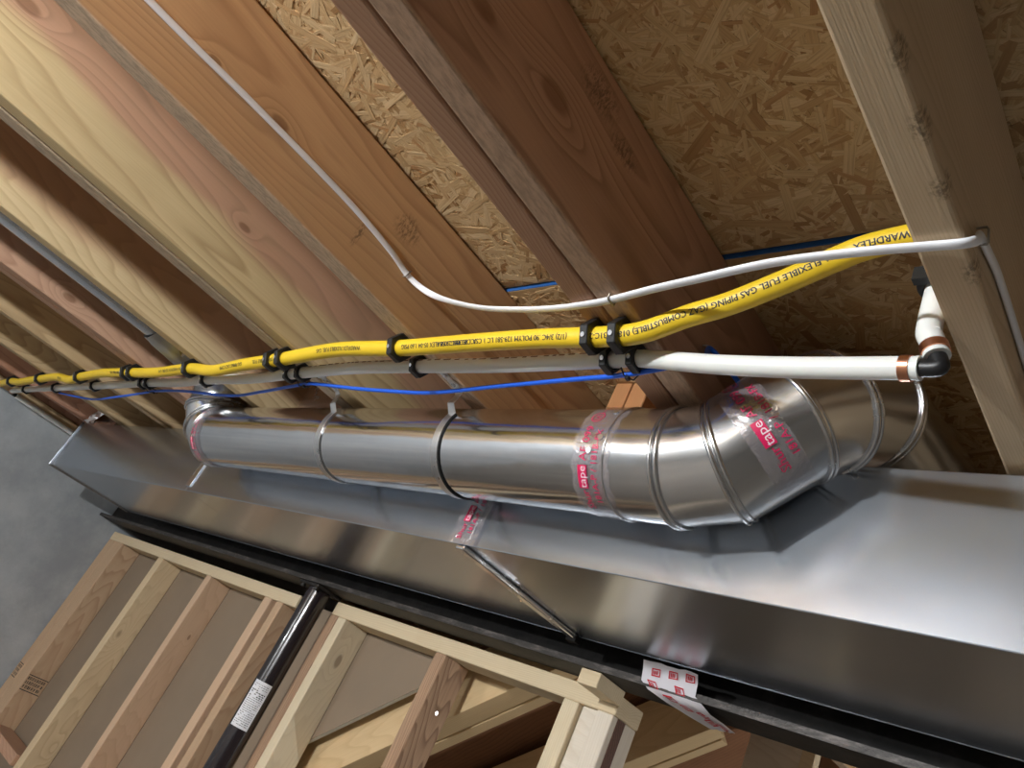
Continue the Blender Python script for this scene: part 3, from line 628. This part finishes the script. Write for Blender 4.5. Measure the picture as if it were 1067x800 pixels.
MB().tube(smooth_path([u0, u0+ud*.022, u0+ud*.040+Vector((.002,0,.002)), u0+ud*.045+Vector((.002,.004,.10))], 5), RX, 20).build('pipe_run', M['pex'], px)
cz = u0+ud*.045+Vector((.002,.003,.045)); cr_ = [cz+Vector((.0145*math.cos(2*math.pi*k/20),.0145*math.sin(2*math.pi*k/20),0)) for k in range(20)]
cv = thing('pipe_clamp', cz, 'black clamp on the short upright end of the water pipe by the cream joist', 'clamp'); MB().tube(cr_, .0040, 8, closed=True).build('clamp_body', M['black_plastic'], cv)
MB().box((cz.x-.016,cz.y-.024,cz.z-.008), (-.2200,cz.y-.015,cz.z+.008)).build('clamp_foot', M['black_plastic'], cv)
# print along the top of the pipe
pm = MB(); r8 = random.Random(8); x = -1.30
while x < -.62:
    l_ = r8.uniform(.006,.018); i = min(range(len(xpath)), key=lambda k: abs(xpath[k].x-x)); p = xpath[i]
    a = Vector((0,-.93,.36)).normalized(); pm.obox(Vector((x,p.y,p.z))+a*(RX+.0001), (1,0,0), (0,.36,.93), a, l_/2, .0011, .0003); x += l_+r8.uniform(.004,.012)
pm.build('printed_marks', M['brown_ink'], px)
# far end: elbow and branch running along the sill
MB().tube(smooth_path([(-3.655,.585,.4975),(-3.685,.586,.4970),(-3.705,.596,.4960),(-3.712,.62,.4950)], 4), .0085, 12).build('elbow_fitting', M['black_plastic'], px)
MB().tube([(-3.672,.5855,.4973),(-3.662,.5852,.4974)], RX+.0013, 16).build('copper_ring', M['copper'], px)
MB().tube([(-3.712,.615,.4952),(-3.712,.90,.4900),(-3.712,1.15,.4880)], RX, 14).build('pipe_run', M['pex'], px)

# hexagonal clamps
def clamp(x, y, z, rin, ap, wd, lab, grp, spin=0):
    c = thing('pipe_clamp', (x,y,z-ap), lab, 'clamp', grp); R = ap/math.cos(math.pi/6); m = MB(); n = 24
    def hexr(a):
        k = (a % (math.pi/3))-math.pi/6; return ap/math.cos(k)
    rings = []
    for rr_, xx in (('i',-wd/2),('o',-wd/2),('o',wd/2),('i',wd/2)):
        rings.append([Vector((x+xx, y+(rin if rr_ == 'i' else hexr(2*math.pi*k/n))*math.cos(2*math.pi*k/n), z+(rin if rr_ == 'i' else hexr(2*math.pi*k/n))*math.sin(2*math.pi*k/n))) for k in range(n)])
    m.rings(rings, False, True, smooth=False); b = m.build('clamp_body', M['black_plastic'], c)
    add_bevel(b, .001, 1)
    nn = Vector((0,-math.cos(math.pi/6),-math.sin(math.pi/6))); p = Vector((x,y,z))+nn*(ap-.0005)
    MB().tube([p, p+nn*.002], .0032, 10).build('nail_head', M['screw'], c)
    MB().box((x-wd*.35,y-.010,z+ap-.004), (x+wd*.35,y+.012,ZB-.0003)).build('clamp_foot', M['black_plastic'], c)
ORD = ['first','second','third','fourth','fifth','sixth','seventh','eighth','ninth','tenth','eleventh']
JX = [-.550,-.590,-.970,-1.333,-1.377,-1.778,-2.138,-2.181,-2.595,-3.020,-3.420]
near = lambda path, x: min(path, key=lambda p: abs(p.x-x))
for k, x in enumerate(JX):
    p = near(ypath, x); clamp(x, p.y, p.z, RY+.0006, .0200, .0125, 'black clamp on the yellow gas pipe, %s from the right' % ORD[k], 'clamps on the gas pipe')
    p = near(xpath, x-.006); clamp(x-.006, p.y, p.z, RX+.0006, .0168, .0115, 'black clamp on the white water pipe, %s from the right' % ORD[k], 'clamps on the water pipe')

# blue data cable
bl = [(-3.03,.600,.490),(-2.86,.622,.486),(-2.713,.634,.485),(-2.45,.622,.485),(-2.236,.611,.487),(-2.15,.606,.488),(-1.963,.608,.487),(-1.725,.628,.485),(-1.55,.616,.485),(-1.421,.604,.486),(-1.34,.598,.487),(-1.302,.600,.487),(-1.2,.614,.486),(-1.113,.622,.485),(-.988,.630,.485),(-.817,.617,.485),(-.66,.604,.483),(-.575,.597,.482),(-.50,.600,.497),(-.490,.625,.525),(-.512,.650,.556),(-.522,.664,.575),(-.520,.690,.578),(-.505,.74,.565),(-.50,.80,.55),(-.50,1.0,.56)]
bp_ = smooth_path(bl, 7); tag(MB().tube(bp_, .0034, 12).build('data_cable', M['blue_cable']), 'thin blue data cable sagging below the water pipe', 'cable')
def ring_tie(x, lab):
    p = near(bp_, x); t_ = thing('cable_tie', (x,p.y,p.z), lab, 'cable tie', 'ties on the blue cable')
    MB().tube([(x,.582,.482),(x+.002,.590,.476),(x+.004,p.y,p.z-.0055),(x+.008,p.y+.006,p.z-.004),(x+.014,p.y+.005,p.z+.004),(x+.016,.588,.484)], .0011, 6).build('tie_strap', M['black_plastic'], t_)
    MB().box((x+.002,p.y-.004,p.z-.0085), (x+.007,p.y+.002,p.z-.0045)).build('tie_head', M['black_plastic'], t_)
ring_tie(-.572, 'black tie holding the blue cable under the reddish joist'); ring_tie(-1.350, 'black tie holding the blue cable under the pink and yellow joist')
ring_tie(-2.150, 'black tie holding the blue cable under the pink knotted joists')

# white flat cable: along the orange joist, across two bays, round the cream joist
XF = -.951+.0035
wc = [(XF,-.75,.580,0),(XF,-.4,.578,0),(XF,-.017,.584,0),(XF,.145,.591,0),(XF,.31,.595,0),(XF,.41,.590,0),(XF,.46,.582,0),(-.925,.488,.572,.25),(-.880,.503,.560,.5),(-.80,.512,.5435,.8),(-.71,.512,.530,1),(-.64,.505,.518,1),(-.59,.4985,.5115,1),(-.548,.4955,.5110,1),(-.48,.486,.5105,1),(-.427,.480,.510,1),(-.34,.472,.5105,1),(-.26,.474,.511,1),(-.21,.478,.5112,1),(-.182,.480,.5110,.8),(-.1745,.487,.520,.35),(-.1765,.499,.536,0),(-.1775,.53,.546,0),(-.1775,.566,.551,0),(-.1775,.657,.549,0),(-.1775,.80,.545,0),(-.1775,1.1,.545,0)]
wp = smooth_path([p[:3] for p in wc], 8); wn = smooth_path([(p[3],0,0) for p in wc], 8)
nr = [Vector((1-max(0,min(1,q.x)), 0, -max(0,min(1,q.x)))) if 0.02 < q.x < .98 else (Vector((1,0,0)) if q.x < .5 else Vector((0,0,-1))) for q in wn]
tag(MB().strip(wp, nr, .0100, .0056).build('power_cable', M['white_cable']), 'flat white power cable stapled along the orange joist and across to the cream joist', 'cable')
def staple(c, along, out, lab, wd=.0135, ht=.0065):
    c = Vector(c); a = Vector(along).normalized(); o_ = Vector(out).normalized(); a = (a-o_*a.dot(o_)).normalized()
    pts = [c-a*wd/2-o_*.004, c-a*wd/2+o_*ht, c-a*(wd/2-.002)+o_*(ht+.001), c+a*(wd/2-.002)+o_*(ht+.001), c+a*wd/2+o_*ht, c+a*wd/2-o_*.004]
    tag(MB().tube(pts, .0011, 8).build('cable_staple', M['staple']), lab, 'staple', 'cable staples')
staple((-.951,.458,.583), (0,.25,1), (1,0,0), 'steel staple over the white cable on the orange tan joist')
staple((-.545,.4955,ZB), (.0,1,.0), (0,0,-1), 'steel staple over the white cable under the reddish joist')
staple((-.181,.503,.541), (0,-.45,.9), (1,0,0), 'steel staple over the white cable at the corner of the cream joist', .015, .008)
staple((-.531,.667,.578), (0,1,.1), (1,0,0), 'steel staple over the blue cable loop on the reddish joist')

# ================================================================== BLOCKS, STAIR FRAMING BEYOND
for x0, x1, lab in ((-.878,-.842,'smooth orange wood block standing above the round pipe'), (-.839,-.801,'wood block with striped end grain above the round pipe, right of the smooth one')):
    b_ = board('wood_block', ((x0+x1)/2,.945,.515), ((x0+x1)/2,.945,.708), .089, x1-x0, (0,1,0), W['block']); tag(b_, lab, 'wood block', 'wood blocks above the pipe')
sl = math.radians(37.0); dx, dz = math.cos(sl), math.sin(sl); nx, nz = -math.sin(sl), math.cos(sl)
def stringer(p, y0, L0, L1, wid, plies, lab):
    s = thing('stair_stringer', (p[0],y0,p[1]), lab, 'stringer', 'stair stringers')
    for k in range(plies):
        y = y0+.019+k*.0385; off = .004*(k % 2)
        a = (p[0]-dx*L0+nx*(wid/2+off), y, p[1]-dz*L0+nz*(wid/2+off)); b = (p[0]+dx*(L1-.012*k)+nx*(wid/2+off), y, p[1]+dz*(L1-.012*k)+nz*(wid/2+off))
        board('ply', a, b, wid, .038, (nx,0,nz), W['stringer'], s, .002)
stringer((-1.291,.223), 1.43, 2.2, .22, .135, 3, 'pale three-ply stair stringer slanting behind the stud partition')
stringer((-1.045,.385), 1.92, 2.6, .00, .135, 3, 'pale three-ply stringer end slanting under the brown plywood')
# plywood soffit over the stringers and the brown landing sheet
def sheet(name, pts, d, mat, lab, cat): return tag(MB().prism(pts, d).build(name, mat), lab, cat)
sheet('plywood_sheet', [(-3.0,1.44,-.887), (-1.15,1.44,.507), (-1.15,3.4,.507), (-3.0,3.4,-.887)], (nx*.012,0,nz*.012), M['brown_ply'], 'dark brown plywood underside of the stairs', 'plywood')
tag(MB().box((-1.145,2.30,-.2), (-.985,2.33,.505)).build('whitewashed_board', W['white'], None, .002), 'whitish board showing below the beam on the right', 'board')
tag(MB().box((-.983,2.29,-.2), (-.945,2.33,.505)).build('wood_post', W['plate'], None, .002), 'narrow cream wood post right of the whitish board', 'wood post')

# ================================================================== LAMPS
for (lx, ly, lz), pw, lab in LAMPS:
    t = NT('bulb_glow'); em = t.n('ShaderNodeEmission'); em.inputs[0].default_value = (.95,.985,1,1); em.inputs[1].default_value = pw; t.l(em.outputs[0], t.out.inputs[0])
    L = thing('ceiling_lamp', (lx,ly,lz), lab, 'lamp'); m = MB(); prof = []
    for k in range(13):
        a = math.pi*k/14; prof.append((.028*math.sin(a) if k < 9 else max(.013, .028*math.sin(a)), -.028*math.cos(a)))
    m.rings([[Vector((lx+r*math.cos(2*math.pi*j/24), ly+r*math.sin(2*math.pi*j/24), lz+z)) for j in range(24)] for r, z in prof], True); m.build('bulb', t.m, L)
    MB().tube([(lx,ly,lz+.029),(lx,ly,lz+.06)], .016, 20).build('socket', M['pex'], L)
    MB().tube([(lx,ly,lz+.06),(lx,ly,ZS-.002)], .006 if lz < .4 else .022, 16).build('stem', M['pex'], L)
    MB().tube([(lx,ly,ZS-.012),(lx,ly,ZS-.0005)], .05, 24).build('mounting_base', M['pex'], L)

# lift so that the floor lies at 0
for ob in bpy.data.objects:
    if ob.parent is None and ob.type != 'CAMERA': ob.location.z -= FLOOR
